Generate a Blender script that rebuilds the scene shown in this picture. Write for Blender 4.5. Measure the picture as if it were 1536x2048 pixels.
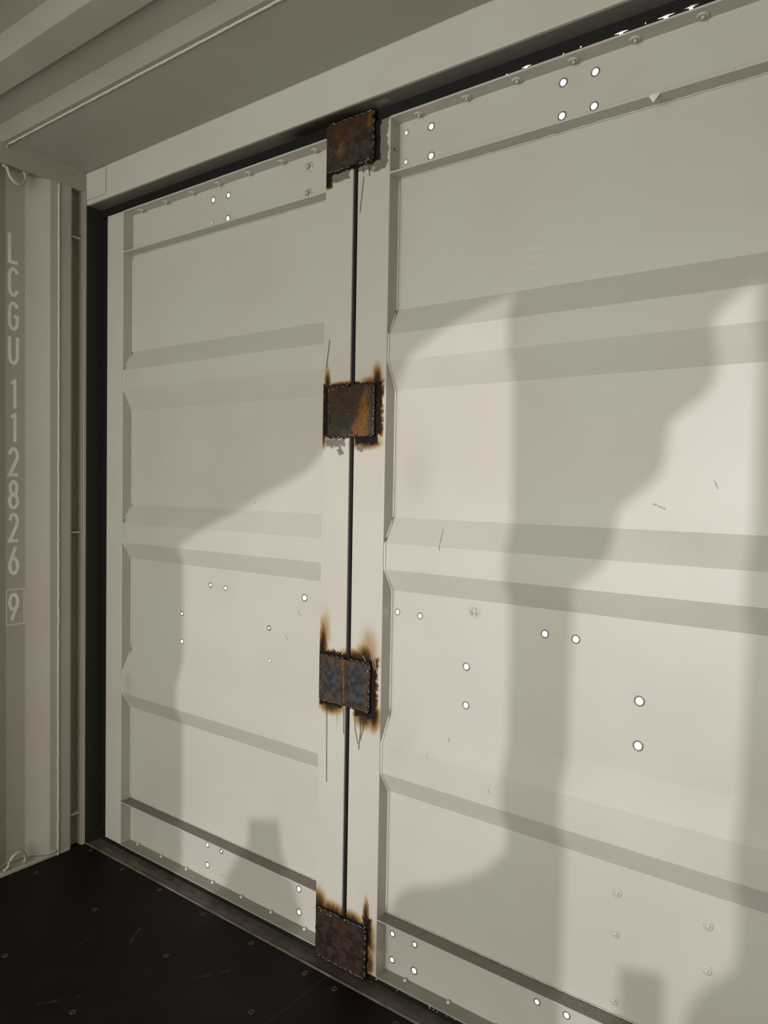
import bpy, bmesh, math, random
from mathutils import Vector, Matrix
from mathutils.geometry import delaunay_2d_cdt
random.seed(7)
for o in list(bpy.data.objects):
    bpy.data.objects.remove(o)
SC = bpy.context.scene
COL = SC.collection

# ------------------------------------------------------------------ camera
F_PX, YAW, PITCH, ROLL = 1478.98, -0.64363, -0.03588, 0.017379
CAM = Vector((2.4460, -1.56026, 1.3293))
cd = bpy.data.cameras.new('camera')
cam = bpy.data.objects.new('camera', cd)
COL.objects.link(cam)
fwd = Vector((math.sin(YAW) * math.cos(PITCH), math.cos(YAW) * math.cos(PITCH), math.sin(PITCH)))
rt = Vector((math.cos(YAW), -math.sin(YAW), 0))
up = rt.cross(fwd)
r2 = rt * math.cos(ROLL) + up * math.sin(ROLL)
u2 = up * math.cos(ROLL) - rt * math.sin(ROLL)
cam.matrix_world = Matrix(((r2.x, u2.x, -fwd.x, CAM.x), (r2.y, u2.y, -fwd.y, CAM.y),
                           (r2.z, u2.z, -fwd.z, CAM.z), (0, 0, 0, 1)))
cd.sensor_fit = 'VERTICAL'
cd.sensor_height = 36.0
cd.lens = F_PX / 2048 * 36.0
cd.clip_start = 0.02
SC.camera = cam

# ------------------------------------------------------------------ light
SC.view_settings.view_transform = 'Standard'
SC.view_settings.look = 'None'
SC.view_settings.gamma = 1.0
SC.view_settings.use_curve_mapping = False
SC.view_settings.exposure = 0.0
WORLD_STRENGTH = 4.9
LAMP_WATTS = 480.0
w = bpy.data.worlds.new('overcast_sky')
SC.world = w
w.use_nodes = True
w.node_tree.nodes['Background'].inputs[0].default_value = (1.0, 0.985, 0.945, 1)
w.node_tree.nodes['Background'].inputs[1].default_value = WORLD_STRENGTH

XL, XR = -0.05, 2.85          # inner faces of the side walls
YB = -3.3                     # open rear end of the container
ZF, ZC = -0.022, 2.433        # floor, ceiling plate
pl = bpy.data.lights.new('daylight_opening', 'AREA')      # portal for the open rear end
pl.shape = 'RECTANGLE'
pl.size = XR - XL
pl.size_y = ZC - ZF
pl.cycles.is_portal = True
plo = bpy.data.objects.new('daylight_opening', pl)
COL.objects.link(plo)
plo.location = ((XL + XR) / 2, YB, (ZC + ZF) / 2)
plo.rotation_euler = (math.pi / 2, 0, 0)

LAMP = Vector((1.75, -5.0, 1.65))         # unseen work light, added beyond the open end for the lit door patches
GY = LAMP.y + 0.5                         # plane of the added sheet that shapes the door shadows
sl = bpy.data.lights.new('added_work_light_beam', 'SPOT')
sl.energy = LAMP_WATTS
sl.color = (1.0, 0.94, 1.0)
sl.spot_size = math.radians(62)
sl.spot_blend = 0.05
sl.shadow_soft_size = 0.0022
slo = bpy.data.objects.new('added_work_light_beam', sl)
COL.objects.link(slo)
slo.location = LAMP
slo.rotation_euler = (math.pi / 2, 0, 0)


# ------------------------------------------------------------------ mesh helpers
class MB:
    def __init__(s):
        s.v = []; s.f = []; s.smooth = []

    def add(s, vs, fs, smooth=False):
        b = len(s.v)
        s.v += [tuple(v) for v in vs]
        for f in fs:
            s.f.append(tuple(b + i for i in f)); s.smooth.append(smooth)

    def box(s, x0, x1, y0, y1, z0, z1):
        vs = [(x, y, z) for x in (x0, x1) for y in (y0, y1) for z in (z0, z1)]
        s.add(vs, [(0, 1, 3, 2), (4, 6, 7, 5), (0, 4, 5, 1), (2, 3, 7, 6), (0, 2, 6, 4), (1, 5, 7, 3)])

    def prism(s, prof, axis, a0, a1, cap=True):
        # prof: closed 2D outline in the two other axes, extruded along axis
        n = len(prof)
        def P(p, a):
            return {'x': (a, p[0], p[1]), 'y': (p[0], a, p[1]), 'z': (p[0], p[1], a)}[axis]
        vs = [P(p, a0) for p in prof] + [P(p, a1) for p in prof]
        fs = [(i, (i + 1) % n, n + (i + 1) % n, n + i) for i in range(n)]
        if cap:
            fs += [tuple(range(n))[::-1], tuple(range(n, 2 * n))]
        s.add(vs, fs)

    def tube(s, pts, r, n=8, lump=0.0, rnd=None, close=False):
        pts = [Vector(p) for p in pts]
        rings = []
        for i, p in enumerate(pts):
            if close:
                t = pts[(i + 1) % len(pts)] - pts[i - 1]
            else:
                t = pts[min(i + 1, len(pts) - 1)] - pts[max(i - 1, 0)]
            t.normalize()
            a = Vector((0, 0, 1)) if abs(t.z) < .9 else Vector((0, 1, 0))
            u = t.cross(a).normalized(); v = t.cross(u)
            rr = r if not callable(r) else r(i / max(1, len(pts) - 1))
            ring = []
            for k in range(n):
                q = rr * (1 + (rnd.uniform(-lump, lump) if rnd else 0))
                th = 2 * math.pi * k / n
                ring.append(p + u * math.cos(th) * q + v * math.sin(th) * q)
            rings.append(ring)
        vs = [x for ring in rings for x in ring]
        fs = []
        m = len(pts)
        for i in range(m if close else m - 1):
            j = (i + 1) % m
            for k in range(n):
                k2 = (k + 1) % n
                fs.append((i * n + k, i * n + k2, j * n + k2, j * n + k))
        if not close:
            fs += [tuple(range(n))[::-1], tuple((m - 1) * n + k for k in range(n))]
        s.add(vs, fs, True)

    def dome(s, c, nrm, r, h, n=14, m=4, rough=0.0, rnd=None):
        c = Vector(c); nrm = Vector(nrm).normalized()
        a = Vector((0, 0, 1)) if abs(nrm.z) < .9 else Vector((1, 0, 0))
        u = nrm.cross(a).normalized(); v = nrm.cross(u)
        vs = []; fs = []
        for j in range(m):
            t = j / m * math.pi / 2
            for k in range(n):
                th = 2 * math.pi * k / n
                q = r * math.cos(t) * (1 + (rnd.uniform(-rough, rough) if rnd else 0))
                vs.append(c + (u * math.cos(th) + v * math.sin(th)) * q + nrm * h * math.sin(t))
        vs.append(c + nrm * h)
        for j in range(m - 1):
            for k in range(n):
                fs.append((j * n + k, j * n + (k + 1) % n, (j + 1) * n + (k + 1) % n, (j + 1) * n + k))
        for k in range(n):
            fs.append(((m - 1) * n + k, (m - 1) * n + (k + 1) % n, m * n))
        s.add(vs, fs, True)

    def build(s, name, mat, parent=None, kind=None):
        me = bpy.data.meshes.new(name)
        me.from_pydata([tuple(v) for v in s.v], [], s.f)
        me.polygons.foreach_set('use_smooth', s.smooth)
        bm = bmesh.new(); bm.from_mesh(me)
        bmesh.ops.recalc_face_normals(bm, faces=bm.faces)
        bm.to_mesh(me); bm.free()
        me.materials.append(mat)
        o = bpy.data.objects.new(name, me)
        COL.objects.link(o)
        if parent: o.parent = parent
        if kind: o['kind'] = kind
        return o


def bevel(o, wdt, seg=2):
    m = o.modifiers.new('bevel', 'BEVEL')
    m.width = wdt; m.segments = seg; m.limit_method = 'ANGLE'; m.angle_limit = math.radians(25)
    return o


def empty(name, loc=(0, 0, 0), **props):
    o = bpy.data.objects.new(name, None)
    o.empty_display_size = 0.05
    o.location = loc
    COL.objects.link(o)
    for k, v in props.items(): o[k] = v
    return o


def tag(o, label, cat, group=None):
    o['label'] = label; o['category'] = cat
    if group: o['group'] = group
    return o


def sheet(mb, x0, x1, zs, yfun, holes, thick, xb=None, zb=None):
    """Sheet of steel in the x-z plane with break lines at zs, offset yfun(z), round or polygonal
    through holes, given a thickness behind its front face."""
    verts = []; edges = []
    def poly(pts):
        b = len(verts)
        verts.extend(Vector(p) for p in pts)
        n = len(pts)
        edges.extend((b + i, b + (i + 1) % n) for i in range(n))
    poly([(x0, zs[0]), (x1, zs[0]), (x1, zs[-1]), (x0, zs[-1])])
    for z in zs[1:-1]:
        b = len(verts)
        verts.extend([Vector((x0, z)), Vector((x1, z))]); edges.append((b, b + 1))
    for h in holes: poly(h)
    vo, eo, fo, _, _, _ = delaunay_2d_cdt(verts, edges, [], 0, 1e-6)
    def inside(p, h):
        c = False; n = len(h); j = n - 1
        for i in range(n):
            if (h[i][1] > p[1]) != (h[j][1] > p[1]) and p[0] < (h[j][0] - h[i][0]) * (p[1] - h[i][1]) / (h[j][1] - h[i][1]) + h[i][0]:
                c = not c
            j = i
        return c
    keep = []
    for f in fo:
        c = sum((vo[i] for i in f), Vector((0, 0))) / len(f)
        if not (x0 < c.x < x1 and zs[0] < c.y < zs[-1]): continue
        if any(inside(c, h) for h in holes): continue
        keep.append(tuple(f))
    n = len(vo)
    front = [(v.x, yfun(v.y), v.y) for v in vo]
    back = [(v.x, yfun(v.y) + thick, v.y) for v in vo]
    fs = list(keep) + [tuple(i + n for i in reversed(f)) for f in keep]
    cnt = {}
    for f in keep:
        for i in range(len(f)):
            a, b = f[i], f[(i + 1) % len(f)]
            cnt.setdefault((min(a, b), max(a, b)), []).append((a, b))
    for k, l in cnt.items():
        if len(l) == 1:
            a, b = l[0]; fs.append((a, a + n, b + n, b))
    mb.add(front + back, fs)


def circle(cx, cz, r, n=18, rough=0.0):
    return [(cx + r * (1 + random.uniform(-rough, rough)) * math.cos(2 * math.pi * k / n),
             cz + r * (1 + random.uniform(-rough, rough)) * math.sin(2 * math.pi * k / n)) for k in range(n)]


# ------------------------------------------------------------------ material helpers
class E:
    """tiny expression wrapper around shader math nodes"""
    nt = None
    def __init__(s, sock): s.k = sock
    @staticmethod
    def op(op, *a, clamp=False):
        n = E.nt.nodes.new('ShaderNodeMath'); n.operation = op; n.use_clamp = clamp
        for i, x in enumerate(a):
            if isinstance(x, E): E.nt.links.new(x.k, n.inputs[i])
            else: n.inputs[i].default_value = x
        return E(n.outputs[0])
    def __add__(s, o): return E.op('ADD', s, o)
    def __radd__(s, o): return E.op('ADD', s, o)
    def __sub__(s, o): return E.op('SUBTRACT', s, o)
    def __rsub__(s, o): return E.op('SUBTRACT', o, s)
    def __mul__(s, o): return E.op('MULTIPLY', s, o)
    def __rmul__(s, o): return E.op('MULTIPLY', s, o)
    def __truediv__(s, o): return E.op('DIVIDE', s, o)


def emax(a, b): return E.op('MAXIMUM', a, b)
def emin(a, b): return E.op('MINIMUM', a, b)
def eabs(a): return E.op('ABSOLUTE', a)
def sat(a): return E.op('ADD', a, 0.0, clamp=True)
def ramp01(x, a, b):       # 0 at a -> 1 at b, smooth
    n = E.nt.nodes.new('ShaderNodeMapRange'); n.interpolation_type = 'SMOOTHSTEP'
    E.nt.links.new(x.k, n.inputs[0])
    lo, hi = (a, b) if a < b else (b, a)
    n.inputs[1].default_value = lo; n.inputs[2].default_value = hi
    n.inputs[3].default_value, n.inputs[4].default_value = (0, 1) if a < b else (1, 0)
    return E(n.outputs[0])
def rect(x, z, cx, cz, hx, hz):      # signed distance, metres
    return emax(eabs(x - cx) - hx, eabs(z - cz) - hz)
def gauss(x, z, cx, cz, sx, sz):
    a = (x - cx) / sx; b = (z - cz) / sz
    return E.op('EXPONENT', (a * a + b * b) * -1.0)
def seg(x, z, x0, z0, x1, z1):       # distance to a segment
    dx, dz = x1 - x0, z1 - z0; L2 = dx * dx + dz * dz
    t = sat(((x - x0) * dx + (z - z0) * dz) / L2)
    a = x - x0 - t * dx; b = z - z0 - t * dz
    return E.op('SQRT', a * a + b * b)


def new_mat(name):
    m = bpy.data.materials.new(name); m.use_nodes = True
    nt = m.node_tree; E.nt = nt
    return m, nt, nt.nodes['Principled BSDF']


def pos(nt):
    g = nt.nodes.new('ShaderNodeNewGeometry')
    s = nt.nodes.new('ShaderNodeSeparateXYZ'); nt.links.new(g.outputs['Position'], s.inputs[0])
    return g, E(s.outputs[0]), E(s.outputs[1]), E(s.outputs[2])


def noise(nt, vec, scale, detail=3, rough=.55, stretch=None):
    n = nt.nodes.new('ShaderNodeTexNoise')
    n.inputs['Scale'].default_value = scale; n.inputs['Detail'].default_value = detail
    n.inputs['Roughness'].default_value = rough
    if stretch:
        mp = nt.nodes.new('ShaderNodeMapping'); mp.inputs['Scale'].default_value = stretch
        nt.links.new(vec, mp.inputs[0]); vec = mp.outputs[0]
    nt.links.new(vec, n.inputs['Vector'])
    return E(n.outputs['Fac'])


def mixc(nt, fac, a, b):
    n = nt.nodes.new('ShaderNodeMix'); n.data_type = 'RGBA'
    if isinstance(fac, E): nt.links.new(fac.k, n.inputs[0])
    else: n.inputs[0].default_value = fac
    for i, c in ((6, a), (7, b)):
        if isinstance(c, tuple): n.inputs[i].default_value = (*c, 1)
        else: nt.links.new(c, n.inputs[i])
    return n.outputs[2]


def bump(nt, b, h, strength, dist):
    n = nt.nodes.new('ShaderNodeBump'); n.inputs['Strength'].default_value = strength
    n.inputs['Distance'].default_value = dist
    nt.links.new(h.k, n.inputs['Height']); nt.links.new(n.outputs[0], b.inputs['Normal'])


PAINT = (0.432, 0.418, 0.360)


def paint_nodes(nt, base=PAINT, var=.025):
    g, x, y, z = pos(nt)
    n = noise(nt, g.outputs['Position'], 3.0, 2)
    c = mixc(nt, ramp01(n, .35, .65), tuple(v * (1 - var) for v in (base[0] * 1.01, base[1] * .985, base[2] * .985)),
             tuple(v * (1 + var) for v in (base[0] * .985, base[1] * 1.0, base[2])))
    return g, x, y, z, c


def m_paint(name='container_paint', base=PAINT, rough=.48):
    m, nt, b = new_mat(name)
    g, x, y, z, c = paint_nodes(nt, base)
    nt.links.new(c, b.inputs['Base Color'])
    b.inputs['Roughness'].default_value = rough
    b.inputs['Specular IOR Level'].default_value = .35
    bump(nt, b, noise(nt, g.outputs['Position'], 900, 1), .08, .0004)
    return m


def m_door_paint():
    """paint of the door leaves: scuffs, a few greasy smudges and fine scratches"""
    m, nt, b = new_mat('door_paint')
    g, x, y, z, c = paint_nodes(nt)
    n = noise(nt, g.outputs['Position'], 14, 4, .65)
    # smudges
    s1 = gauss(x, z, 1.35, 1.36, .045, .085) * .16
    s2 = gauss(x, z, 2.02, 1.24, .09, .05) * .09 * ramp01(n, .35, .6)
    s3 = gauss(x, z, 1.33, .64, .05, .05) * .10
    s4 = gauss(x, z, .13, .60, .02, .05) * .22 * ramp01(n, .35, .6)
    s5 = gauss(x, z, 1.53, 1.018, .012, .012) * ramp01(noise(nt, g.outputs['Position'], 120, 3), .42, .55) * .9
    c = mixc(nt, sat(s1 + s2 + s3 + s4), c, (.16, .145, .12))
    c = mixc(nt, sat(s5), c, (.08, .07, .06))
    # dust and grit lying on the two lower rail flanges
    grit = noise(nt, g.outputs['Position'], 350, 3, .7)
    top = emax(ramp01(eabs(z - .1622), .0022, .0012) * .95, ramp01(z, .0056, .0050) * .6)
    c = mixc(nt, top, c, mixc(nt, ramp01(grit, .3, .7), (.105, .090, .072), (.225, .20, .168)))
    # pale rubbed marks high on the right leaf
    rub = emax(gauss(x, z, 1.660, 1.868, .030, .004), emax(gauss(x, z, 1.664, 1.888, .024, .004), gauss(x, z, 1.655, 1.845, .022, .003)))
    c = mixc(nt, rub * ramp01(n, .35, .6) * .5, c, (.55, .53, .46))
    # fine scratches
    sc = None
    for q in [(.93, .95, .945, .93), (1.96, 1.30, 1.985, 1.29), (1.42, .64, 1.425, .632), (1.47, .69, 1.474, .683), (1.442, 1.22, 1.446, 1.17),
              (.88, .87, .888, .86), (2.08, 1.35, 2.087, 1.335), (.74, 1.27, .742, 1.265), (1.60, .60, 1.603, .593)]:
        d = ramp01(seg(x, z, *q), .0022, .0008)
        sc = d if sc is None else emax(sc, d)
    c = mixc(nt, sc * ramp01(noise(nt, g.outputs['Position'], 200, 2), .3, .55) * .75, c, (.12, .10, .08))
    nt.links.new(c, b.inputs['Base Color'])
    b.inputs['Roughness'].default_value = .42
    b.inputs['Specular IOR Level'].default_value = .38
    bump(nt, b, noise(nt, g.outputs['Position'], 900, 1), .08, .0004)
    return m


# plates: (x0, x1, z0, z1)
PLATES = [(1.062, 1.221, 2.188, 2.313), (1.083, 1.238, 1.462, 1.597), (1.067, 1.238, .722, .850), (1.062, 1.239, -.016, .122)]


def m_post_paint():
    """paint of the meeting posts and header return, burnt around the four welded plates"""
    m, nt, b = new_mat('scorched_paint')
    g, x, y, z, c = paint_nodes(nt)
    P = g.outputs['Position']
    n1 = noise(nt, P, 70, 4, .6) - .5
    n2 = noise(nt, P, 220, 3, .6, (1, 1, .18)) - .5
    n3 = noise(nt, P, 25, 3, .6) - .5
    burn = None
    def add(v):
        nonlocal burn
        burn = v if burn is None else emax(burn, v)
    def char(x0, x1, z0, z1, soft, amp):
        d = rect(x, z, (x0 + x1) / 2, (z0 + z1) / 2, (x1 - x0) / 2, (z1 - z0) / 2)
        add(ramp01(d + n1 * amp + n2 * amp * .6, soft, -soft * .5))
    def plume(cx, z0, sx, sz, k, d=1):
        zz = z - z0 if d > 0 else z0 - z
        a = (x - cx + n3 * .012) / sx
        b_ = emax(zz, 0.0) / sz + emax(zz * -1.0, 0.0) / .022
        add(E.op('EXPONENT', (a * a + b_ * b_) * -1.0) * k * sat(1.0 + n2 * 1.5))
    # plate 1 (top)
    char(1.050, 1.243, 2.181, 2.330, .008, .020); char(1.050, 1.076, 2.150, 2.20, .009, .016)
    plume(1.215, 2.183, .012, .014, .9, -1)
    # plate 2
    char(1.057, 1.262, 1.464, 1.603, .011, .026); char(1.175, 1.250, 1.440, 1.47, .010, .022)
    plume(1.070, 1.602, .011, .046, .9); plume(1.245, 1.600, .016, .044, .95); plume(1.225, 1.602, .04, .018, .6); plume(1.13, 1.602, .06, .010, .8)
    plume(1.052, 1.50, .010, .10, .5); plume(1.21, 1.441, .05, .016, .7, -1); plume(1.060, 1.46, .010, .03, .7, -1)
    # plate 3
    char(1.050, 1.259, .724, .862, .011, .026); char(1.19, 1.250, .700, .74, .012, .024); char(1.06, 1.14, .709, .74, .010, .018)
    plume(1.068, .862, .015, .075, 1.0); plume(1.076, .90, .024, .085, .36); plume(1.222, .862, .030, .035, .9)
    plume(1.232, .88, .036, .075, .34); plume(1.252, .715, .020, .042, 1.0, -1); plume(1.10, .710, .042, .022, .85, -1)
    plume(1.20, .862, .06, .018, .8); plume(1.125, .710, .006, .05, .35, -1); plume(1.22, .70, .03, .03, .8, -1)
    # plate 4
    char(1.048, 1.246, -.03, .128, .009, .020); char(1.230, 1.254, .08, .150, .010, .016)
    plume(1.065, .125, .030, .045, .85); plume(1.12, .125, .06, .026, .8); plume(1.238, .148, .010, .050, .95)
    plume(1.19, .125, .04, .024, .85); plume(1.252, .08, .016, .07, .62); plume(1.252, .02, .014, .06, .7)
    burn = burn * ramp01(y, .008, .002)
    rp = nt.nodes.new('ShaderNodeValToRGB')
    cr = rp.color_ramp
    cr.elements[0].position = 0.0; cr.elements[0].color = (.43, .42, .37, 1)
    cr.elements[1].position = 1.0; cr.elements[1].color = (.012, .008, .0055, 1)
    for p_, col in [(.18, (.37, .32, .22)), (.36, (.24, .15, .055)), (.55, (.10, .048, .015)), (.75, (.026, .013, .007))]:
        e = cr.elements.new(p_); e.color = (*col, 1)
    burn = sat(burn)
    nt.links.new(burn.k, rp.inputs[0])
    c = mixc(nt, ramp01(burn, .04, .22), c, rp.outputs[0])
    # bare metal where a grinder or flap took the paint off
    bare = None
    for (x0, x1, z0, z1) in [(1.236, 1.268, 2.165, 2.300), (1.225, 1.262, 2.156, 2.18), (1.075, 1.140, 2.160, 2.186), (1.165, 1.215, 2.163, 2.180),
                             (1.067, 1.135, 1.434, 1.455), (1.112, 1.128, 1.415, 1.44), (1.182, 1.20, 1.425, 1.440)]:
        d = rect(x, z, (x0 + x1) / 2, (z0 + z1) / 2, (x1 - x0) / 2, (z1 - z0) / 2)
        v = ramp01(d + n1 * .030 + n3 * .030, .0015, -.001)
        bare = v if bare is None else emax(bare, v)
    bn = noise(nt, P, 180, 3, .6, (1, 1, .4))
    c = mixc(nt, bare * ramp01(burn, .93, .35), c, mixc(nt, bn, (.10, .09, .072), (.18, .165, .138)))
    # soot runs and scratches
    runs = None
    for q in [(1.186, .715, 1.191, .655), (1.191, .655, 1.200, .625), (1.207, .705, 1.209, .66), (1.209, .66, 1.203, .61), (1.220, .70, 1.217, .665),
              (1.217, .665, 1.208, .635), (1.148, .71, 1.149, .64), (1.205, 2.185, 1.2085, 2.150), (1.186, 2.185, 1.187, 2.163),
              (1.077, 1.73, 1.066, 1.655), (1.071, 2.163, 1.068, 2.15), (1.189, 2.15, 1.178, 2.06), (1.086, .70, 1.089, .49)]:
        d = ramp01(seg(x, z, *q) + n1 * .001, .0029, .0008)
        runs = d if runs is None else emax(runs, d)
    c = mixc(nt, runs * .85, c, (.035, .022, .015))
    scr = None
    for q in [(1.232, .895, 1.253, .835), (1.242, .885, 1.262, .828), (1.238, .90, 1.258, .85), (1.214, .866, 1.222, .852)]:
        d = ramp01(seg(x, z, *q), .0022, .0006)
        scr = d if scr is None else emax(scr, d)
    c = mixc(nt, scr * .7, c, (.32, .24, .17))
    # specks of spatter and rubbed grime
    sp = ramp01(noise(nt, P, 260, 2, .5), .70, .74)
    c = mixc(nt, sp * .6, c, (.25, .21, .16))
    nt.links.new(c, b.inputs['Base Color'])
    rr = E.op('ADD', burn * .25, .42)
    nt.links.new(rr.k, b.inputs['Roughness'])
    nt.links.new((.35 - burn * .28).k, b.inputs['Specular IOR Level'])
    bump(nt, b, noise(nt, P, 400, 2) + burn * noise(nt, P, 120, 4), .25, .0008)
    return m


def m_plate(idx):
    m, nt, b = new_mat(['rusty_brown_steel', 'rust_streaked_steel', 'blue_grey_mill_steel', 'dark_brown_steel'][idx])
    g, x, y, z = pos(nt)
    P = g.outputs['Position']
    a = noise(nt, P, 60, 6, .65); f = noise(nt, P, 220, 4, .6); l = noise(nt, P, 22, 3, .6)
    base = mixc(nt, ramp01(a, .35, .65), (.018, .016, .014), (.060, .058, .050))
    rust = mixc(nt, ramp01(f, .35, .65), (.022, .010, .0045), (.062, .027, .009))
    orange = mixc(nt, ramp01(f, .3, .7), (.075, .030, .007), (.17, .078, .016))
    n = a - .5
    if idx == 0:
        k = ramp01(z + n * .14 + (f - .5) * .06, 2.23, 2.33); ko = gauss(x, z, 1.215, 2.29, .010, .02) + gauss(x, z, 1.11, 2.25, .014, .03) * ramp01(l, .4, .6)
        base = mixc(nt, ramp01(a, .35, .65), (.018, .013, .010), (.050, .038, .028))
    elif idx == 1:
        k = ramp01(a + (z - 1.53) * 1.5, .42, .60)
        ko = ramp01((x - 1.155) * 1.0 - eabs(z - 1.46) * .42 + n * .05, -.004, .014) * ramp01(x + n * .03, 1.234, 1.212)
        base = mixc(nt, ramp01(a, .35, .65), (.016, .015, .012), (.052, .050, .038))
    elif idx == 2:
        e = rect(x, z, 1.153, .786, .086, .064) + n * .03
        c1 = ramp01(eabs(x - 1.150 + (z - .79) * .05) + n * .020, .015, .002) * ramp01(l, .3, .55)
        k = emax(ramp01(e, -.012, .0), c1); ko = c1 * ramp01(z + n * .1, .77, .83) * .55 + ramp01(e, -.014, .004) * ramp01(l, .42, .6) * .7
        base = mixc(nt, ramp01(a, .35, .65), (.018, .018, .018), (.050, .052, .050))
    else:
        k = ramp01(l + n * .5, .42, .70) * .5; ko = ramp01(f * a, .36, .45) * .12
        base = mixc(nt, ramp01(a, .35, .65), (.011, .008, .006), (.035, .025, .019))
    c = mixc(nt, sat(k), base, rust)
    c = mixc(nt, sat(ko), c, orange)
    nt.links.new(c, b.inputs['Base Color'])
    b.inputs['Roughness'].default_value = .5
    b.inputs['Specular IOR Level'].default_value = .18
    b.inputs['Metallic'].default_value = .08
    bump(nt, b, a + f * .5, .5, .0012)
    return m


def m_plain(name, col, rough=.6, metal=0.0, spec=.4, nscale=None, bumpd=0.0):
    m, nt, b = new_mat(name)
    g, x, y, z = pos(nt)
    n = noise(nt, g.outputs['Position'], nscale or 40, 4)
    c = mixc(nt, n, tuple(v * .78 for v in col), tuple(min(1, v * 1.22) for v in col))
    nt.links.new(c, b.inputs['Base Color'])
    b.inputs['Roughness'].default_value = rough; b.inputs['Metallic'].default_value = metal
    b.inputs['Specular IOR Level'].default_value = spec
    if bumpd: bump(nt, b, noise(nt, g.outputs['Position'], (nscale or 40) * 4, 4), .5, bumpd)
    return m


def m_floor():
    m, nt, b = new_mat('varnished_plywood')
    g, x, y, z = pos(nt)
    P = g.outputs['Position']
    grain = noise(nt, P, 60, 5, .6, (1.0, .06, 1)); cl = noise(nt, P, 3.5, 4, .6)
    c = mixc(nt, grain, (.0052, .0026, .0020), (.0105, .0058, .0046))
    c = mixc(nt, ramp01(cl, .45, .75) * .5, c, (.018, .0125, .0112))
    sc = None
    for q in [(.742, -.345, .730, -.285), (.60, -.30, .56, -.24), (.50, -.42, .47, -.33), (.86, -.30, .93, -.18), (.62, -.62, .70, -.50), (.95, -.62, .99, -.45)]:
        d = ramp01(seg(x, y, *q), .006, .001)
        sc = d if sc is None else emax(sc, d)
    st = ramp01(noise(nt, P, 120, 3, .6, (1, .15, 1)), .45, .7)
    c = mixc(nt, sc * st * .5, c, (.10, .08, .075))
    joint = emin(ramp01(eabs(x - 1.146), .0022, .0008), ramp01(noise(nt, P, 30, 2), .25, .5))
    c = mixc(nt, joint, c, (.028, .020, .017))
    nt.links.new(c, b.inputs['Base Color'])
    nt.links.new((ramp01(cl, .3, .7) * .2 + .42).k, b.inputs['Roughness'])
    b.inputs['Specular IOR Level'].default_value = .11
    bump(nt, b, grain, .12, .0008)
    return m


def m_sill():
    m, nt, b = new_mat('worn_sill_steel')
    g, x, y, z = pos(nt)
    P = g.outputs['Position']
    a = noise(nt, P, 30, 5, .6); l = noise(nt, P, 9, 3, .6, (.4, 1, 1))
    c = mixc(nt, ramp01(a, .3, .7), (.085, .068, .052), (.145, .120, .095))
    c = mixc(nt, ramp01(l, .5, .7) * .5, c, (.05, .038, .03))
    br = gauss(x, y, 1.14, -.02, .16, .08)
    c = mixc(nt, sat(br * .8), c, (.022, .014, .010))
    rub = ramp01(y + (a - .5) * .012, -.044, -.050)
    c = mixc(nt, rub * ramp01(noise(nt, P, 14, 4, .6), .4, .7) * .55, c, (.20, .175, .14))
    nt.links.new(c, b.inputs['Base Color'])
    b.inputs['Roughness'].default_value = .6
    bump(nt, b, a, .3, .001)
    return m


M_PAINT = m_paint()
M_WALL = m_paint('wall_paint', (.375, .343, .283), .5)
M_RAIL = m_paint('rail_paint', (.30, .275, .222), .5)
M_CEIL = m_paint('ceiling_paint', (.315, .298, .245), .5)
M_DOOR = m_door_paint()
M_POST = m_post_paint()
M_RUBBER = m_plain('black_rubber', (.009, .0085, .008), .55, 0, .2)
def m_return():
    m, nt, b = new_mat('shaded_frame_return')
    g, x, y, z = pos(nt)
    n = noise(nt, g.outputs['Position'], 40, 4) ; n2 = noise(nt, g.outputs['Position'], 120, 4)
    c = mixc(nt, n, (.11, .10, .085), (.15, .14, .12))  # dark grey base puts the shade under the header into the colour
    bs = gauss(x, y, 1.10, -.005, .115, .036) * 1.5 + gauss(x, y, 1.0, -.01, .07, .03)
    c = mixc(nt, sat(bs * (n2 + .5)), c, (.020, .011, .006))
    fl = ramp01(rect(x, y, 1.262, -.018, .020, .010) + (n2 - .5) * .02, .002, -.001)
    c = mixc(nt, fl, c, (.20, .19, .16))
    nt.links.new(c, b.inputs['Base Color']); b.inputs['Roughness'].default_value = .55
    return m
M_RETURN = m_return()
M_BEAD = m_plain('weld_bead_paint', (.44, .42, .345), .45, 0, .4, 90, .001)
M_SEAL = m_plain('seam_sealant', (.48, .465, .41), .4, 0, .4, 60)
M_LETTER = m_plain('white_stencil_paint', (.68, .655, .58), .5, 0, .35)
M_SILL = m_sill()
M_FLOOR = m_floor()
M_SLAG = m_plain('glossy_weld_slag', (.014, .009, .007), .3, .35, .7, 200, .0015)
M_SPAT = m_plain('bright_weld_metal', (.45, .43, .40), .22, 1.0, .6, 200, .0008)
M_BOLT = m_plain('galvanised_bolt', (.46, .45, .40), .3, .2, .5, 120)
M_RIM = m_plain('bare_hole_edge', (.20, .19, .17), .4, .5, .5, 150)
M_SCREW = m_plain('worn_screw', (.055, .042, .034), .4, .5, .5, 150)
M_BLACKHOLE = m_plain('screw_recess', (.01, .008, .007), .7)

# ------------------------------------------------------------------ setting
W_TOP = ZC + .12
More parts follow.
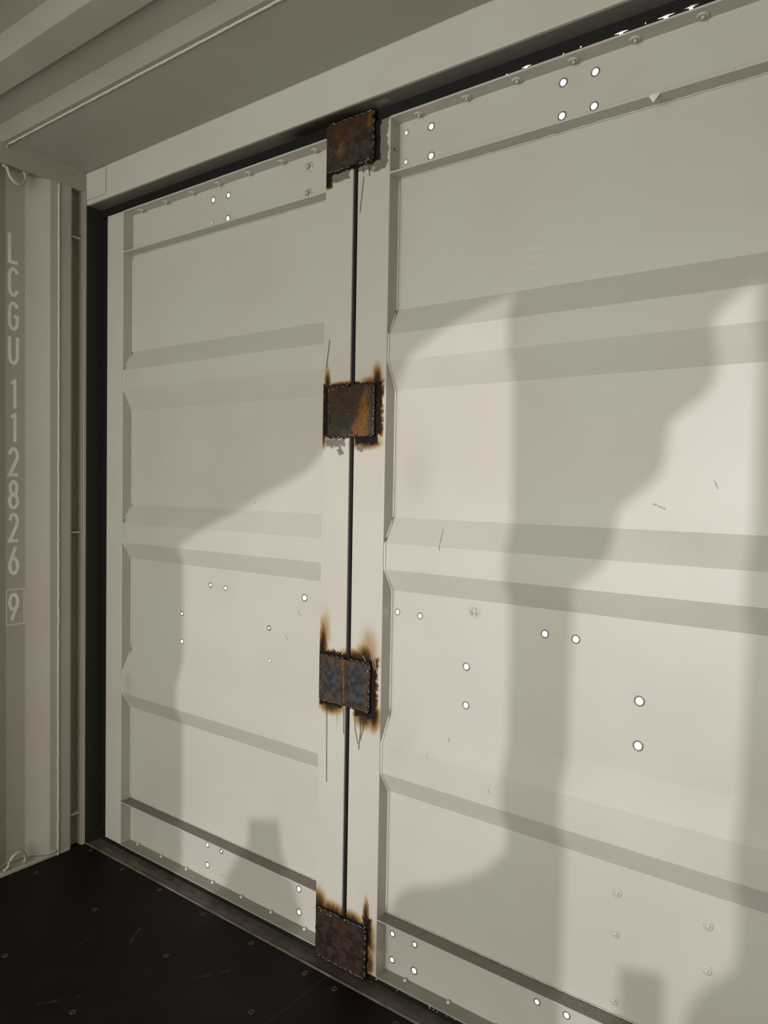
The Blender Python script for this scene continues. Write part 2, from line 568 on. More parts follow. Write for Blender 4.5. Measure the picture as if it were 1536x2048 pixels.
# floor
mb = MB()
mb.box(XL - .06, XR + .05, YB, -.0505, ZF - .03, ZF)
floor = mb.build('floor', M_FLOOR, kind='structure')
mb = MB()      # screw: countersunk head with a dark recess
mb.tube([(0, 0, .0002), (0, 0, .0012)], .0075, 16)
scr0 = None
SCREWS = [(.01, -.064), (.215, -.071), (.426, -.070), (.648, -.072), (.364, -.266), (.728, -.270), (.373, -.552), (.731, -.556),
          (.875, -.079), (1.086, -.275), (1.090, -.080), (1.195, -.077), (.01, -.268), (.02, -.552), (1.08, -.556), (1.40, -.080),
          (1.45, -.275), (1.7, -.08)]
def ring(mb, c, nrm, r0, r1, h, n=20):
    c = Vector(c); nrm = Vector(nrm).normalized()
    a = Vector((0, 0, 1)) if abs(nrm.z) < .9 else Vector((1, 0, 0))
    u = nrm.cross(a).normalized(); v = nrm.cross(u)
    vs = []
    for rr, hh in ((r0, 0), (r0, h * .8), ((r0 + r1) / 2, h), (r1, h * .3), (r1, 0)):
        for k in range(n):
            th = 2 * math.pi * k / n
            vs.append(c + (u * math.cos(th) + v * math.sin(th)) * rr + nrm * hh)
    fs = []
    for j in range(4):
        for k in range(n):
            fs.append((j * n + k, j * n + (k + 1) % n, (j + 1) * n + (k + 1) % n, (j + 1) * n + k))
    mb.add(vs, fs, True)
for i, (sx, sy) in enumerate(SCREWS):
    if i == 0:
        mb = MB(); ring(mb, (0, 0, 0), (0, 0, 1), .0045, .009, .0016)
        scr0 = mb.build('floor_screw', M_SCREW, floor)
        rb = MB(); rb.dome((0, 0, .0001), (0, 0, 1), .005, .0004, 12, 2)
        rec0 = rb.build('screw_recess', M_BLACKHOLE, scr0)
        s = scr0
    else:
        s = scr0.copy(); COL.objects.link(s)
        r_ = rec0.copy(); COL.objects.link(r_); r_.parent = s
    s.location = (sx, sy, ZF)

# left wall, corrugated
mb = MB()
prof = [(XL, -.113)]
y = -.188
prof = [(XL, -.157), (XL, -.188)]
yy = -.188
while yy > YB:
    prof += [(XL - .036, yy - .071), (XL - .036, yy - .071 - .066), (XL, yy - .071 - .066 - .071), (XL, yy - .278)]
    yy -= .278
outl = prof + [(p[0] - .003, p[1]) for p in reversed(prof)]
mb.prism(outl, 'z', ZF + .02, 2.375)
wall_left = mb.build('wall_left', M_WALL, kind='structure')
# added skin behind everything on this side, blocks stray daylight
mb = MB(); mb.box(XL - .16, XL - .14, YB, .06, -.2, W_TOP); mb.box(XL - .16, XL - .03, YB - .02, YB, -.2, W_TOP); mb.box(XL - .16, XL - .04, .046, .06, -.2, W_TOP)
mb.build('daylight_block', M_WALL, wall_left)
# edge strip and post channel
mb = MB(); mb.box(XL - .006, XL, -.1565, -.112, ZF, 2.37)
bevel(mb.build('edge_strip', M_WALL, wall_left), .0012)
mb = MB()
pr = [(XL, -.112), (XL, -.107), (XL - .050, -.107), (XL - .050, -.066), (XL - .045, -.066), (XL - .045, -.112)]
mb.box(XL - .037, XL - .032, -.112, -.060, ZF, 2.38)
mb.box(XL - .034, XL - .001, -.112, -.108, ZF, 2.38)
mb.box(XL - .034, XL - .0015, -.0655, -.0621, ZF, 2.38)
mb.build('post_channel', m_paint('channel_paint', (.29, .26, .205), .55), wall_left)
for zr in (2.197, 1.140, .102):
    mb = MB(); mb.box(XL - .034, XL - .003, -.108, -.064, zr - .003, zr + .003)
    bevel(mb.build('channel_rib', M_WALL, wall_left), .0015)
# weld bead along the strip
rnd = random.Random(3)
mb = MB(); n = 260
mb.tube([(XL + .001 + rnd.uniform(-.0004, .0006), -.157 + rnd.uniform(-.0008, .0008), ZF + (2.365 - ZF) * i / n) for i in range(n + 1)], .0042, 7, .18, rnd)
mb.build('weld_bead', M_BEAD, wall_left)
# bottom rail / ledge
mb = MB(); mb.prism([(XL + .001, ZF), (XL + .001, ZF + .010), (XL - .004, ZF + .014), (XL - .055, ZF + .026), (XL - .055, ZF)], 'y', YB, -.112)
bevel(mb.build('baseboard_left', M_WALL, kind='structure'), .0015)
# caulk on the rear of the ledge
mb = MB()
pts = []
for i in range(200):
    yv = -.16 - i * .01
    ph = (-.188 - yv) % .278
    if yv > -.188: dx = 0
    elif ph < .071: dx = ph / .071
    elif ph < .137: dx = 1
    elif ph < .208: dx = 1 - (ph - .137) / .071
    else: dx = 0
    pts.append((XL - .036 * dx + .001, yv, ZF + .018 + .008 * dx))
mb.tube(pts, .0045, 6, .2, rnd)
mb.build('weld_bead', M_WALL, wall_left)

# painted container number on the recessed flat of the left wall
def arc(cx, cy, rx, ry, a0, a1, n=14):
    return [(cx + rx * math.cos(math.radians(a0 + (a1 - a0) * i / n)), cy + ry * math.sin(math.radians(a0 + (a1 - a0) * i / n))) for i in range(n + 1)]
GL = {      # strokes in a 0..1 x 0..1 cell (to stroke centre lines)
    'L': [[(.06, 1), (.06, .0), (1, .0)]],
    'C': [arc(.5, .68, .44, .30, 25, 180, 12) + arc(.5, .32, .44, .30, 180, 335, 12)],
    'G': [arc(.5, .68, .44, .30, 25, 180, 12) + arc(.5, .32, .44, .30, 180, 360, 12) + [(.94, .48), (.52, .48)]],
    'U': [[(.06, 1)] + arc(.5, .32, .44, .32, 180, 360, 14) + [(.94, 1)]],
    '1': [[(.25, .90), (.62, 1.0), (.62, 0)]],
    '2': [arc(.5, .73, .42, .27, 170, -30, 14) + [(.06, 0), (.98, 0)]],
    '8': [arc(.5, .75, .36, .25, -90, 270, 20), arc(.5, .25, .44, .25, -90, 270, 20)],
    '6': [[(.72, 1.0), (.22, .52)] + arc(.5, .29, .44, .29, 150, 510, 24)],
    '9': [[(.28, 0), (.78, .48)] + arc(.5, .71, .44, .29, -30, 330, 24)],
}
LAY = [('L', 2.163, 2.056), ('C', 2.048, 1.944), ('G', 1.932, 1.830), ('U', 1.816, 1.717), ('1', 1.668, 1.564), ('1', 1.554, 1.451),
       ('2', 1.438, 1.338), ('8', 1.326, 1.225), ('2', 1.214, 1.112), ('6', 1.101, 1.000), ('9', .938, .839)]
XT = XL - .036


def ribbon(mb, pts, wd, close=False):
    pts = [Vector(p) for p in pts]
    L = []; R = []
    m = len(pts)
    for i, p in enumerate(pts):
        a = pts[i] - pts[i - 1] if i > 0 else (pts[i] - pts[-2] if close else pts[1] - pts[0])
        b_ = pts[i + 1] - pts[i] if i < m - 1 else (pts[1] - pts[0] if close else a)
        a = a.normalized(); b_ = b_.normalized()
        t = (a + b_).normalized(); nn = Vector((-t.y, t.x))
        k = 1 / max(.5, math.sqrt(max(0.01, (1 + a.dot(b_)) / 2)))
        L.append(p + nn * wd / 2 * k); R.append(p - nn * wd / 2 * k)
    for i in range(m - 1):
        q = [L[i], L[i + 1], R[i + 1], R[i]]
        th = .0006 + .00003 * (len(mb.f) // 6)
        vs = [(XT + .0001, a.x, a.y) for a in q] + [(XT + th, a.x, a.y) for a in q]
        mb.add(vs, [(0, 1, 2, 3), (7, 6, 5, 4), (0, 1, 5, 4), (1, 2, 6, 5), (2, 3, 7, 6), (3, 0, 4, 7)])
SW = .0112
for ch, zt, zb in LAY:
    mb = MB()
    y0, y1 = -.319 + SW / 2, -.277 - SW / 2
    if ch == '1': y0, y1 = -.315, -.280
    for st in GL[ch]:
        pts = [(y0 + (y1 - y0) * p[0], zb + SW / 2 + (zt - zb - SW) * p[1]) for p in st]
        ribbon(mb, pts, SW, close=False)
    mb.build('painted_digit' if ch.isdigit() else 'painted_letter', M_LETTER, wall_left)
mb = MB()
ribbon(mb, [(-.323, .829), (-.262, .829), (-.262, .950), (-.323, .950), (-.323, .829)], .0026, True)
mb.build('painted_box', M_LETTER, wall_left)

# top side rail
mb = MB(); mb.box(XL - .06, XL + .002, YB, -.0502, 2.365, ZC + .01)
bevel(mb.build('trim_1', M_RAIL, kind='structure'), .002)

# ceiling: plate at the header, then roof corrugations
mb = MB()
pr = [(-.03, ZC), (-.338, ZC)]
yy = -.352
pr = [(-.03, ZC), (-.336, ZC), (-.352, ZC - .002)]
while yy > YB - .2:
    pr += [(yy - .042, ZC + .019), (yy - .128, ZC + .019), (yy - .150, ZC - .002), (yy - .233, ZC - .002)]
    yy -= .233
o2 = pr + [(p[0], p[1] + .003) for p in reversed(pr)]
mb.prism(o2, 'x', XL - .05, XR + .06)
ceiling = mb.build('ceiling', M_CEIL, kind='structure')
mb = MB(); n = 300
mb.tube([(XL + (XR - XL) * i / n, -.333 + rnd.uniform(-.0006, .0006), ZC - .001) for i in range(n + 1)], .0036, 6, .15, rnd)
mb.build('weld_bead', M_BEAD, ceiling)
mb = MB(); mb.box(XL - .16, XR + .2, YB, .06, W_TOP, W_TOP + .02)  # added skin over the roof cavity, blocks stray daylight
mb.box(XL - .16, XR + .2, YB - .02, YB, ZC + .03, W_TOP); mb.build('roof_daylight_block', M_CEIL, ceiling)
mb = MB(); n = 60
mb.tube([(XL + .001 + rnd.uniform(-.0006, .0006), -.06 - .27 * i / n, ZC - .001) for i in range(n + 1)], .003, 6, .3, rnd)
mb.tube([(XL + .001, -.333, ZC), (XL + .003, -.338, ZC - .015)], .004, 6, .3, rnd)
mb.build('weld_bead', M_CEIL, ceiling)

# right wall (out of the picture)
mb = MB()
yy = -.12; prof = [(XR, -.05)]
while yy > YB:
    prof += [(XR, yy - .07), (XR + .036, yy - .14), (XR + .036, yy - .21), (XR, yy - .278)]; yy -= .278
outl = prof + [(p[0] + .003, p[1]) for p in reversed(prof)]
mb.prism(outl, 'z', ZF - .02, ZC + .02)
mb.box(XR + .14, XR + .16, YB, .06, -.2, W_TOP)
mb.build('wall_right', M_WALL, kind='structure')

# header
mb = MB()
mb.box(XL - .06, XR + .06, -.050, .046, 2.321, ZC + .06)
header = bevel(mb.build('trim_2', M_PAINT, kind='structure'), .003, 3)
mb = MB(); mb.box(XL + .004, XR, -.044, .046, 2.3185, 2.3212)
mb.build('shaded_header_return', M_RETURN, header)  # thin underside sheet carrying the painted shade
mb = MB(); mb.box(XL + .002, .070, -.0545, -.0502, 2.336, ZC - .002)
bevel(mb.build('cover_plate', M_PAINT, header), .002)
mb = MB(); rnd = random.Random(5)
mb.tube([(.3 + 2.5 * i / 200, -.0502 + rnd.uniform(-.0004, .0004), ZC - .001) for i in range(201)], .0016, 5, .3, rnd)
mb.build('weld_bead', M_BEAD, header)
# gasket of the header with light leaks cut as small notches in its lower edge
G = MB()
leaks = [(1.605, .008, .003), (1.655, .030, .0045), (1.745, .004, .004), (1.785, .004, .005), (1.874, .034, .005), (1.925, .003, .006), (1.966, .038, .0055), (2.015, .030, .006), (2.22, .03, .005)]
def notched(x0, x1, z0, z1):
    pts = [(x0, z0)]
    for cx, wd, h in leaks:
        if x0 < cx < x1:
            pts += [(cx - wd * .12, z0), (cx - wd * .12, z0 + h * 1.1), (cx - wd * .5, z0 + h * 1.3), (cx - wd * .45, z0 + h * 1.6), (cx, z0 + h * 2.0),
                    (cx + wd * .45, z0 + h * 1.6), (cx + wd * .5, z0 + h * 1.3), (cx + wd * .12, z0 + h * 1.1), (cx + wd * .12, z0)]
    pts += [(x1, z0), (x1, z1), (x0, z1)]
    return pts
def sheet_poly(mb, pts, y0, y1):
    n = len(pts)
    vo, eo, fo, _, _, _ = delaunay_2d_cdt([Vector(p) for p in pts], [(i, (i + 1) % n) for i in range(n)], [], 1, 1e-6)
    m = len(vo)
    fs = [tuple(f) for f in fo] + [tuple(i + m for i in f) for f in fo]
    cnt = {}
    for f in fo:
        for i in range(len(f)):
            a, b = f[i], f[(i + 1) % len(f)]; cnt.setdefault((min(a, b), max(a, b)), []).append((a, b))
    for l in cnt.values():
        if len(l) == 1: a, b = l[0]; fs.append((a, b, b + m, a + m))
    mb.add([(v.x, y0, v.y) for v in vo] + [(v.x, y1, v.y) for v in vo], fs)
sheet_poly(G, notched(XL - .03, XR, 2.2868, 2.3195), .006, .009)
G.build('rubber_seal', M_RUBBER, header)

# left corner post with dark return
mb = MB()
mb.box(XL - .055, XL, -.062, -.050, ZF, 2.366)
post = bevel(mb.build('trim_3', M_WALL, kind='structure'), .002)
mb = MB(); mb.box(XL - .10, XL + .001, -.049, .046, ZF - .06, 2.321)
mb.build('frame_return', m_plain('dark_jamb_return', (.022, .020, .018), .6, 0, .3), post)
mb = MB(); mb.box(XL, .004, .018, .030, -.06, 2.32)
mb.build('rubber_seal', M_RUBBER, post)

# sill
mb = MB()
mb.prism([(-.0505, ZF + .002), (-.047, ZF + .004), (-.044, ZF + .001), (.046, ZF - .002), (.046, ZF - .06), (-.0505, ZF - .06)], 'x', XL - .06, XR + .06)
sill = mb.build('trim_4', M_SILL, kind='structure')
mb = MB(); mb.box(XL, XR, .010, .018, ZF - .03, .0035)
mb.build('rubber_seal', M_RUBBER, sill)
# crusty paint line below the right leaf
mb = MB(); rnd = random.Random(9)
for i in range(40):
    xx = 1.27 + rnd.random() * 1.1
    mb.dome((xx, .0, -.002 + rnd.uniform(-.003, .001)), (0, -1, .3), rnd.uniform(.0006, .0022), rnd.uniform(.0006, .0018), 7, 2, .3, rnd)
mb.build('paint_crust', M_SEAL, sill)

# right end post
mb = MB(); mb.box(XR - .045, XR + .05, -.05, .05, ZF - .05, 2.34)
mb.build('trim_5', M_PAINT, kind='structure')

# ------------------------------------------------------------------ door leaves
HT = 2.286
REC = .042
BREAKS = [(.162, REC), (.500, REC), (.559, .007), (.640, .007), (.713, REC), (1.048, REC), (1.107, .007), (1.176, .007),
          (1.244, REC), (1.583, REC), (1.655, .007), (1.725, .007), (1.795, REC), (2.139, REC)]
def ypan(z):
    if z <= BREAKS[0][0]: return REC
    for (a, ya), (b, yb) in zip(BREAKS, BREAKS[1:]):
        if a <= z <= b: return ya + (yb - ya) * (z - a) / (b - a)
    return REC


def leaf(name, x0, x1, pl0, pl1, mat0, mat1, mid_holes, web_holes, rivets, bolts, flange_top, flange_bot, ridges=True):
    root = empty(name, (x0, 0, 0), kind='structure')
    root.location = (0, 0, 0)
    mid_holes = [(h[0], h[1], h[2] * .84) for h in mid_holes]; web_holes = [(h[0], h[1], h[2] * .84) for h in web_holes]
    # stiles
    for a, b_, mt in ((x0, x0 + pl0, mat0), (x1 - pl1, x1, mat1)):
        mb = MB(); mb.box(a, b_, 0, .048, 0, HT)
        bevel(mb.build('stile', mt, root), .0025, 3)
    a, b_ = x0 + pl0, x1 - pl1
    # panel
    mb = MB()
    hs = [circle(hx, hz, r, 18, .05) for hx, hz, r in mid_holes]
    sheet(mb, a - .001, b_ + .001, [z for z, _ in BREAKS], ypan, hs, .003)
    mb.build('corrugated_panel', M_DOOR, root)
    # rails: C channels opening to the inside
    for nm, z0, z1 in (('bottom_rail', 0.0, .162), ('top_rail', 2.139, HT)):
        mb = MB()
        hs = [circle(hx, hz, r, 18, .05) for hx, hz, r in web_holes if z0 < hz < z1]
        sheet(mb, a - .001, b_ + .001, [z0, z1], lambda z: REC, hs, .003)
        mb.box(a, b_, 0, REC + .003, z0, z0 + .0045)
        mb.box(a, b_, 0, REC + .003, z1 - .0045, z1)
        mb.build(nm, M_DOOR, root)
    # sealant line following the panel at both stiles
    for sx in (a, b_):
        for z0, z1 in ((.167, 2.134),):
            zs = sorted(set([z0, z1] + [z for z, _ in BREAKS if z0 < z < z1] + [z0 + (z1 - z0) * i / 90 for i in range(91)]))
            mb = MB(); mb.tube([(sx + (.0015 if sx == a else -.0015), ypan(z) - .0005, z) for z in zs], .0034, 6, .08, random.Random(1))
            mb.build('sealant_bead', M_SEAL, root)
    # weld beads where the rail meets the panel
    rn = random.Random(4)
    for zz in (.1635, 2.1375):
        mb = MB(); mb.tube([(a + (b_ - a) * i / 160, REC - .001, zz + rn.uniform(-.0006, .0006)) for i in range(161)], .0022, 5, .4, rn)
        mb.build('weld_bead', M_DOOR, root)
    # hole rims
    for hx, hz, r in list(mid_holes) + list(web_holes):
        yv = ypan(hz) if .162 < hz < 2.139 else REC
        mb = MB(); ring(mb, (hx, yv, hz), (0, -1, 0), r * .96, max(r * 1.42, .0088), .0020 if r > .0048 else .003)
        mb.build('hole_rim', M_RIM if r > .0045 else M_DOOR, root)
    for hx, hz in rivets:
        mb = MB(); ring(mb, (hx, REC, hz), (0, -1, 0), .0045, .0105, .002)
        mb.dome((hx, REC - .001, hz), (0, -1, 0), .006, .0045, 14, 4)
        mb.build('rivet', M_DOOR, root)
    for hx, hz in bolts:
        mb = MB(); ring(mb, (hx, REC, hz), (0, -1, 0), .0085, .0145, .004)
        mb.tube([(hx, REC, hz), (hx, REC - .010, hz)], .0062, 6)
        mb.tube([(hx, REC, hz), (hx, REC - .014, hz)], .0038, 10)
        mb.build('bolt', M_BOLT, root)
    for hx in flange_top:
        mb = MB(); ring(mb, (hx, .027, HT - .0045), (0, 0, -1), .006, .0130, .0034)
        mb.dome((hx, .027, HT - .0045), (0, 0, -1), .0055, .0075, 12, 3)
        mb.build('rivet', M_DOOR, root)
    for hx in flange_bot:
        mb = MB(); mb.dome((hx, .036, .0045), (0, 0, 1), .0065, .006, 12, 3)
        mb.build('rivet', M_BOLT, root)
    return root


d1 = leaf('door_1', 0.0, 1.152, .097, .098, M_PAINT, M_POST,
          [(.534, .991, .0065), (.608, .988, .0075), (.956, .993, .0095), (.387, .879, .0065), (.388, .783, .008), (.809, .884, .0055), (.813, .784, .0045)],
          [(.531, 2.244, .009), (.604, 2.243, .009), (.602, 2.171, .009), (.525, 2.172, .004), (.530, .118, .008), (.600, .118, .006), (.531, .050, .009),
           (.949, .113, .009), (.951, .043, .009)],
          [(.599, .045)], [(.952, 2.248), (.950, 2.173)],
          [.167, .304, .444, .574, .714, .856, .989], [.151, .291, .429, .565, .705, .839, .980])
d2 = leaf('door_2', 1.168, 2.79, .107, .10, M_POST, M_PAINT,
          [(1.295, .991, .0075), (1.368, .989, .0075), (1.720, .989, .0085), (1.796, .987, .009), (1.511, .878, .009), (1.512, .780, .0085), (1.943, .873, .010), (1.943, .775, .010)],
          [(1.374, 2.248, .009), (1.375, 2.174, .009), (1.731, 2.249, .009), (1.806, 2.249, .009), (1.730, 2.175, .009), (1.805, 2.175, .009),
           (1.298, .110, .0075), (1.371, .109, .007), (1.298, .038, .008), (1.371, .038, .009), (1.724, .109, .007), (1.798, .110, .008),
           (1.296, 2.253, .005), (1.296, 2.178, .005)],
          [(1.907, .438), (1.905, .346), (2.097, .435), (2.097, .341), (1.906, .194)], [],
          [1.345, 1.486, 1.622, 1.761, 1.898, 2.033, 2.17, 2.31, 2.45], [1.347, 1.483, 1.62, 1.76, 1.90])
# the rubber strip between the leaves
mb = MB()
mb.box(1.1522, 1.1605, .006, .030, .02, HT - .005)
mb.box(1.1605, 1.1678, .018, .030, .02, HT - .005)
mb.build('rubber_seal', M_RUBBER, d2)
# small pale sliver hanging from the lip of the right leaf's top rail
mb = MB()
mb.add([(1.938, -.0005, 2.1395), (1.962, -.0005, 2.1395), (1.949, -.004, 2.1215), (1.950, -.008, 2.1375)], [(0, 1, 3), (0, 3, 2), (1, 2, 3), (0, 2, 1)])
mb.build('pale_sliver', M_LETTER, d2)

# ------------------------------------------------------------------ welded plates
LBL = ['rust-brown square steel plate welded at the top, bridging doors and header',
       'square plate with orange rust streak welded across the gap, second from the top',
       'blue-grey square plate with a rusty middle seam, third from the top',
       'dark brown square plate welded at the bottom to doors and sill']


def weld_line(mb, p0, p1, r, rnd, gap=None, sag=.0025):
    p0 = Vector(p0); p1 = Vector(p1); L = (p1 - p0).length; n = max(6, int(L / .0022))
    pts = []
    for i in range(n + 1):
        t = i / n
        q = p0.lerp(p1, t) + Vector((rnd.uniform(-1, 1) * .0007, rnd.uniform(-1, .4) * .0006, rnd.uniform(-1, 1) * .0007))
        pts.append(q)
    ph = [rnd.random() * 6.28 for _ in range(3)]
    mb.tube(pts, lambda t: r * (.85 + .22 * math.sin(t * L * 310 + ph[0]) + .16 * math.sin(t * L * 117 + ph[1]) + .18 * rnd.random()), 8, .16, rnd)


for k, (x0, x1, z0, z1) in enumerate(PLATES):
    rnd = random.Random(20 + k)
    TH = .007
    yb = -.0004
    if k == 0: yb = -.001
    # irregular hand-cut outline
    sk = [(.000, .000, .000, .000), (.000, .000, .001, -.003), (.002, -.004, .003, -.003), (.0, .0, .0, .0)][k]
    c = [(x0, z0), (x1, z0 + sk[1]), (x1 + sk[2] * .5, z1 + sk[3] * .5), (x0, z1)]
    pts = []
    for i in range(4):
        a, b_ = Vector(c[i]), Vector(c[(i + 1) % 4])
        for j in range(14):
            q = a.lerp(b_, j / 14)
            pts.append((q.x + rnd.uniform(-.0006, .0006), q.y + rnd.uniform(-.0006, .0006)))
    mb = MB(); sheet_poly(mb, pts, yb - TH, yb)
    root = mb.build('steel_plate', m_plate(k))
    bevel(root, .0012)
    tag(root, LBL[k], 'steel plate')
    yf = yb - TH * .45
    G0, G1 = 1.150, 1.169      # the beads stop where the gap between the leaves is
    def bead(p, q, r, name='weld_bead'):
        b = MB(); weld_line(b, p, q, r, rnd); b.build(name, M_SLAG, root)
    r = .0042
    if k == 0:
        bead((x0 + .012, yf - .002, z1 + .001), (x1, yf - .002, z1 + .001), .0045)
        bead((x1 + .002, yf, z1), (x1 + .002, yf, z0), .0060)
        bead((x0, yf, z0 - .001), (G0 - .004, yf, z0 - .001), r)
        bead((G1, yf, z0 - .001), (x1, yf, z0 - .001), .0065)
    elif k == 3:
        bead((x0 + .004, yf, z1 + .001), (G0, yf, z1 + .001), r)
        bead((G1, yf, z1 + .001), (x1, yf, z1 + .001), r)
        bead((x1 + .001, yf, z1), (x1 + .001, yf, z0), .0055)
        bead((x0, yf - .002, z0 + .001), (x1, yf - .002, z0 + .001), .0050)
        bead((x0 - .001, yf + .002, z1), (x0 - .001, yf + .002, z0), .003)
    else:
        bead((x0, yf, z1 + .001), (G0, yf, z1 + .001), r)
        bead((G1, yf, z1 + .001), (x1, yf, z1), r)
        bead((x0, yf, z0 - .001), (G0, yf, z0 - .001), r)
        bead((G1, yf, z0 - .001), (x1, yf, z0 + sk[1] - .001), r)
        bead((x1 + .001, yf, z1), (x1 + .001, yf, z0 + sk[1]), .0046)
        bead((x0 - .001, yf, z1), (x0 - .001, yf, z0), .0042)
    # bright beads of spatter in the weld
    b = MB()
    spots = {0: [(x0 + .022, z1), (x0 + .027, z1 + .001), (x1 - .006, z1 + .001), (x1 - .013, z1), (x1 - .012, z0 + .002), (x1 - .020, z0), (x1 - .018, z0 - .008),
                 (x0 + .035, z0 - .005), (x0 + .045, z0 - .004), (x0 + .055, z0 - .002)],
             1: [(x1 + .002, z1 - .02), (x1 + .001, z1 - .045), (x1 + .001, z1 - .07), (x1 + .001, z1 - .09), (x1, z0 + .02), (x1 + .003, z0 + .008), (x0 + .004, z0 - .006),
                 (x0 + .02, z0 - .003), (x0 + .035, z0 - .002), (G0 - .003, z0 - .002), (x0 + .014, z1 - .006), (G0, z1 + .003), (G1 + .02, z0), (G1 + .035, z0 - .001)],
             2: [(x1 - .002, z1 - .018), (x1 - .002, z1 - .022), (G0 - .004, z1 + .003), (G0 - .004, z1 + .012), (G0 - .012, z0 + .004), (x1 - .002, z0 - .002), (x1 - .01, z0 - .002),
                 (x0 + .006, z0 + .003), (x0 + .015, z0), (G1 + .012, z0 - .002), (x1 - .004, z0 + .006)],
             3: [(x0 + .020, z1 - .004), (x0 + .045, z1 - .004), (x0 + .055, z1 - .006), (G1, z1 + .001), (G1 + .015, z1), (x1 + .002, z1 + .008), (x1 + .002, z1 - .03), (x1 + .002, z1 - .06),
                 (x1, z1 - .08), (x0 + .01, z0 + .001), (x0 + .05, z0), (x0 + .08, z0 + .002), (x0 + .11, z0 + .002), (x0 + .13, z0 + .004), (x0 + .15, z0 + .001), (x0 + .165, z0 + .003)]}[k]
    for sx, sz in spots:
        b = MB()
        b.dome((sx, yf - .003, sz), (.35, -1, .1), rnd.uniform(.0016, .0034), rnd.uniform(.0022, .0040), 9, 3, .15, rnd)
        b.build('weld_spatter', M_SPAT, root)
    if k == 2:
        b = MB(); weld_line(b, (1.150, yb - TH, z1 - .004), (1.156, yb - TH, z0 + .004), .0028, rnd)
        b.build('seam_bead', m_plain('rusty_bead', (.11, .058, .022), .55, .1, .4, 150, .001), root)

# ------------------------------------------------------------------ lashing rings on the left wall
def lashing(name_z, up, lab):
    root = empty('lashing_ring', (XL - .004, -.306, name_z))
    tag(root, lab, 'lashing ring', None)
    s = 1 if up else -1
    mb = MB(); n = 26
    mb.tube([(.006 + .010 * math.sin(math.pi * i / n), .030 * math.cos(math.pi * i / n), s * (.006 + .046 * max(0.0, math.sin(math.pi * i / n)) ** .9)) for i in range(n + 1)], .0052, 10)
    mb.build('ring', M_WALL, root)
    for yy in (-.030, .030):
        mb = MB(); rn = random.Random(2)
        mb.tube([(-.008, yy, s * .000), (.000, yy, s * .003), (.006, yy, s * .012)], .006, 8, .15, rn)
        mb.dome((.002, yy * 1.3, s * .003), (.6, 0, s), .007, .005, 9, 3, .2, rn)
        mb.build('weld_foot', M_WALL, root)
lashing(2.362, False, 'painted steel lashing ring hanging under the ceiling rail above the stencilled letters')
lashing(ZF + .018, True, 'painted steel lashing ring standing at the floor edge below the stencilled number')

# ------------------------------------------------------------------ added unseen work light and shadow-shaping sheet behind the open end
def proj(px, pz, py=.02):
    t = (GY - LAMP.y) / (py - LAMP.y)
    return (LAMP.x + (px - LAMP.x) * t, LAMP.z + (pz - LAMP.z) * t)
def smooth(pts, n=5):
    out = []
    for i in range(len(pts) - 1):
        p0 = pts[max(0, i - 1)]; p1 = pts[i]; p2 = pts[i + 1]; p3 = pts[min(len(pts) - 1, i + 2)]
        for k in range(n):
            t = k / n
            out.append(tuple(.5 * (2 * p1[a] + (p2[a] - p0[a]) * t + (2 * p0[a] - 5 * p1[a] + 4 * p2[a] - p3[a]) * t * t + (3 * p1[a] - p0[a] - 3 * p2[a] + p3[a]) * t ** 3) for a in (0, 1)))
    return out + [pts[-1]]
curveA = smooth([(0.396, 1.013), (0.41, 1.108), (0.543, 1.182), (0.663, 1.24), (0.775, 1.293), (0.881, 1.333), (0.962, 1.37), (1.023, 1.421), (1.16, 1.49), (1.298, 1.608), (1.345, 1.663), (1.45, 1.722), (1.535, 1.761), (1.622, 1.790)])
botA = smooth([(1.634, .453), (1.603, .412), (1.556, .365), (1.454, .304), (1.36, .262), (1.30, .20), (1.26, .10), (1.20, -.10)])
lowA = [(.98, -.10), (.955, .06), (.912, .150), (.875, .205), (.863, .300), (.731, .265), (.731, .190), (.656, .090), (.609, .005), (.58, -.10)]
polyA = [(.398, -.10)] + curveA + botA + lowA
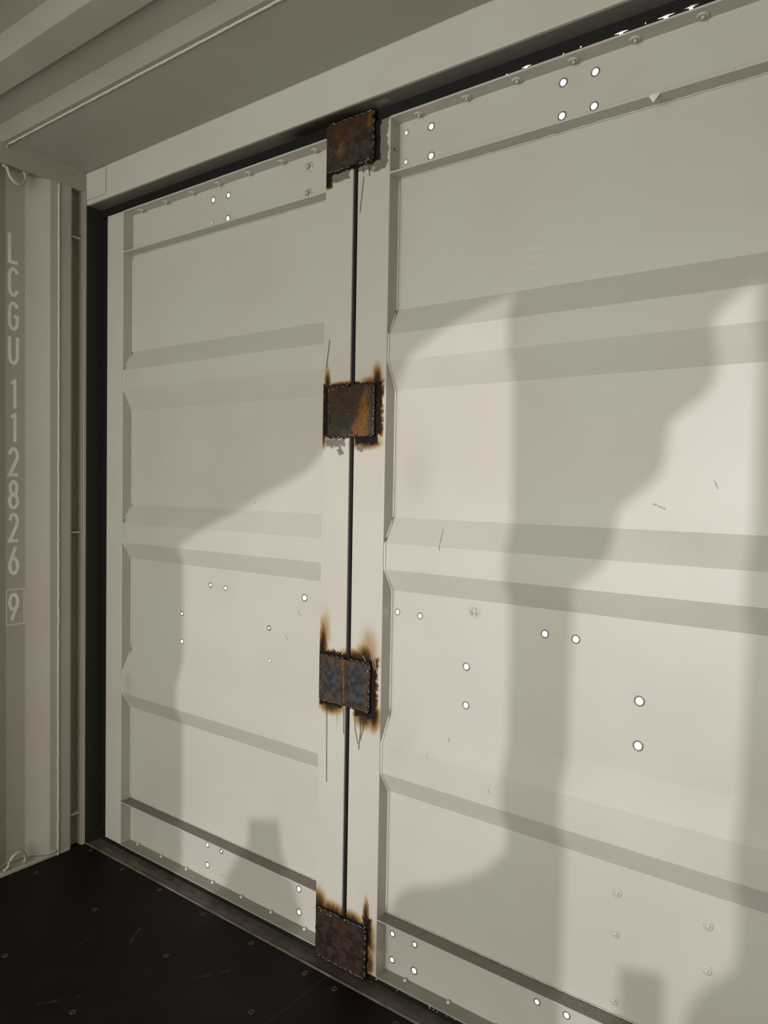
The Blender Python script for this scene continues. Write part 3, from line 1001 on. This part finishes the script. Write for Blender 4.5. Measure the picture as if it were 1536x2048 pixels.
curveB = smooth([(1.787, 1.037), (1.796, 1.099), (1.832, 1.13), (1.869, 1.163), (1.877, 1.197), (1.88, 1.24), (1.883, 1.27), (1.894, 1.293), (1.916, 1.313), (1.945, 1.336), (1.969, 1.362), (1.981, 1.391), (1.983, 1.427), (1.988, 1.464), (1.998, 1.481), (2.021, 1.498), (2.051, 1.521), (2.07, 1.545), (2.079, 1.583), (2.078, 1.621), (2.08, 1.662), (2.086, 1.682), (2.105, 1.697), (2.138, 1.723), (2.156, 1.737)] , 3)
botB = smooth([(2.150, .717), (2.152, .463), (2.146, .370), (2.088, .297), (2.061, .226), (2.045, .10), (2.04, -.1)])
polyB = [(1.780, -.10)] + curveB + botB + [(2.012, -.10), (2.012, .300), (1.917, .275), (1.917, -.10)]
mb = MB()
sheet(mb, LAMP.x - .36, LAMP.x + .34, [LAMP.z - .38, LAMP.z + .34], lambda z: GY, [[proj(*q) for q in P_] for P_ in (polyA, polyB)], .0015)
root = empty('added_work_light', (LAMP.x, LAMP.y, ZF - 1.0))
tag(root, 'work light added unseen outside the open rear end, with sheet cut to shape shadows', 'work light')
def reparent(o):
    o.parent = root
    o.matrix_parent_inverse = Matrix.Translation(-root.location)
reparent(mb.build('shadow_gobo_sheet', M_PAINT))  # added gobo, its openings cut to cast the door shadows
mb = MB()
mb.box(LAMP.x - .12, LAMP.x + .12, LAMP.y - .09, LAMP.y - .03, LAMP.z - .09, LAMP.z + .09)
reparent(bevel(mb.build('lamp_housing', M_RUBBER), .01))
mb = MB()
mb.tube([(LAMP.x, LAMP.y - .06, LAMP.z - .09), (LAMP.x, LAMP.y - .06, -.6)], .016, 10)
for a in (90, 210, 330):
    mb.tube([(LAMP.x, LAMP.y - .06, -.3), (LAMP.x + .5 * math.cos(math.radians(a)), LAMP.y - .06 + .5 * math.sin(math.radians(a)), ZF - 1.0)], .012, 8)
mb.tube([(LAMP.x - .11, LAMP.y - .06, LAMP.z - .08), (LAMP.x - .34, GY, LAMP.z - .33)], .006, 6)
mb.tube([(LAMP.x + .11, LAMP.y - .06, LAMP.z - .08), (LAMP.x + .32, GY, LAMP.z - .33)], .006, 6)
reparent(mb.build('tripod', M_RUBBER))
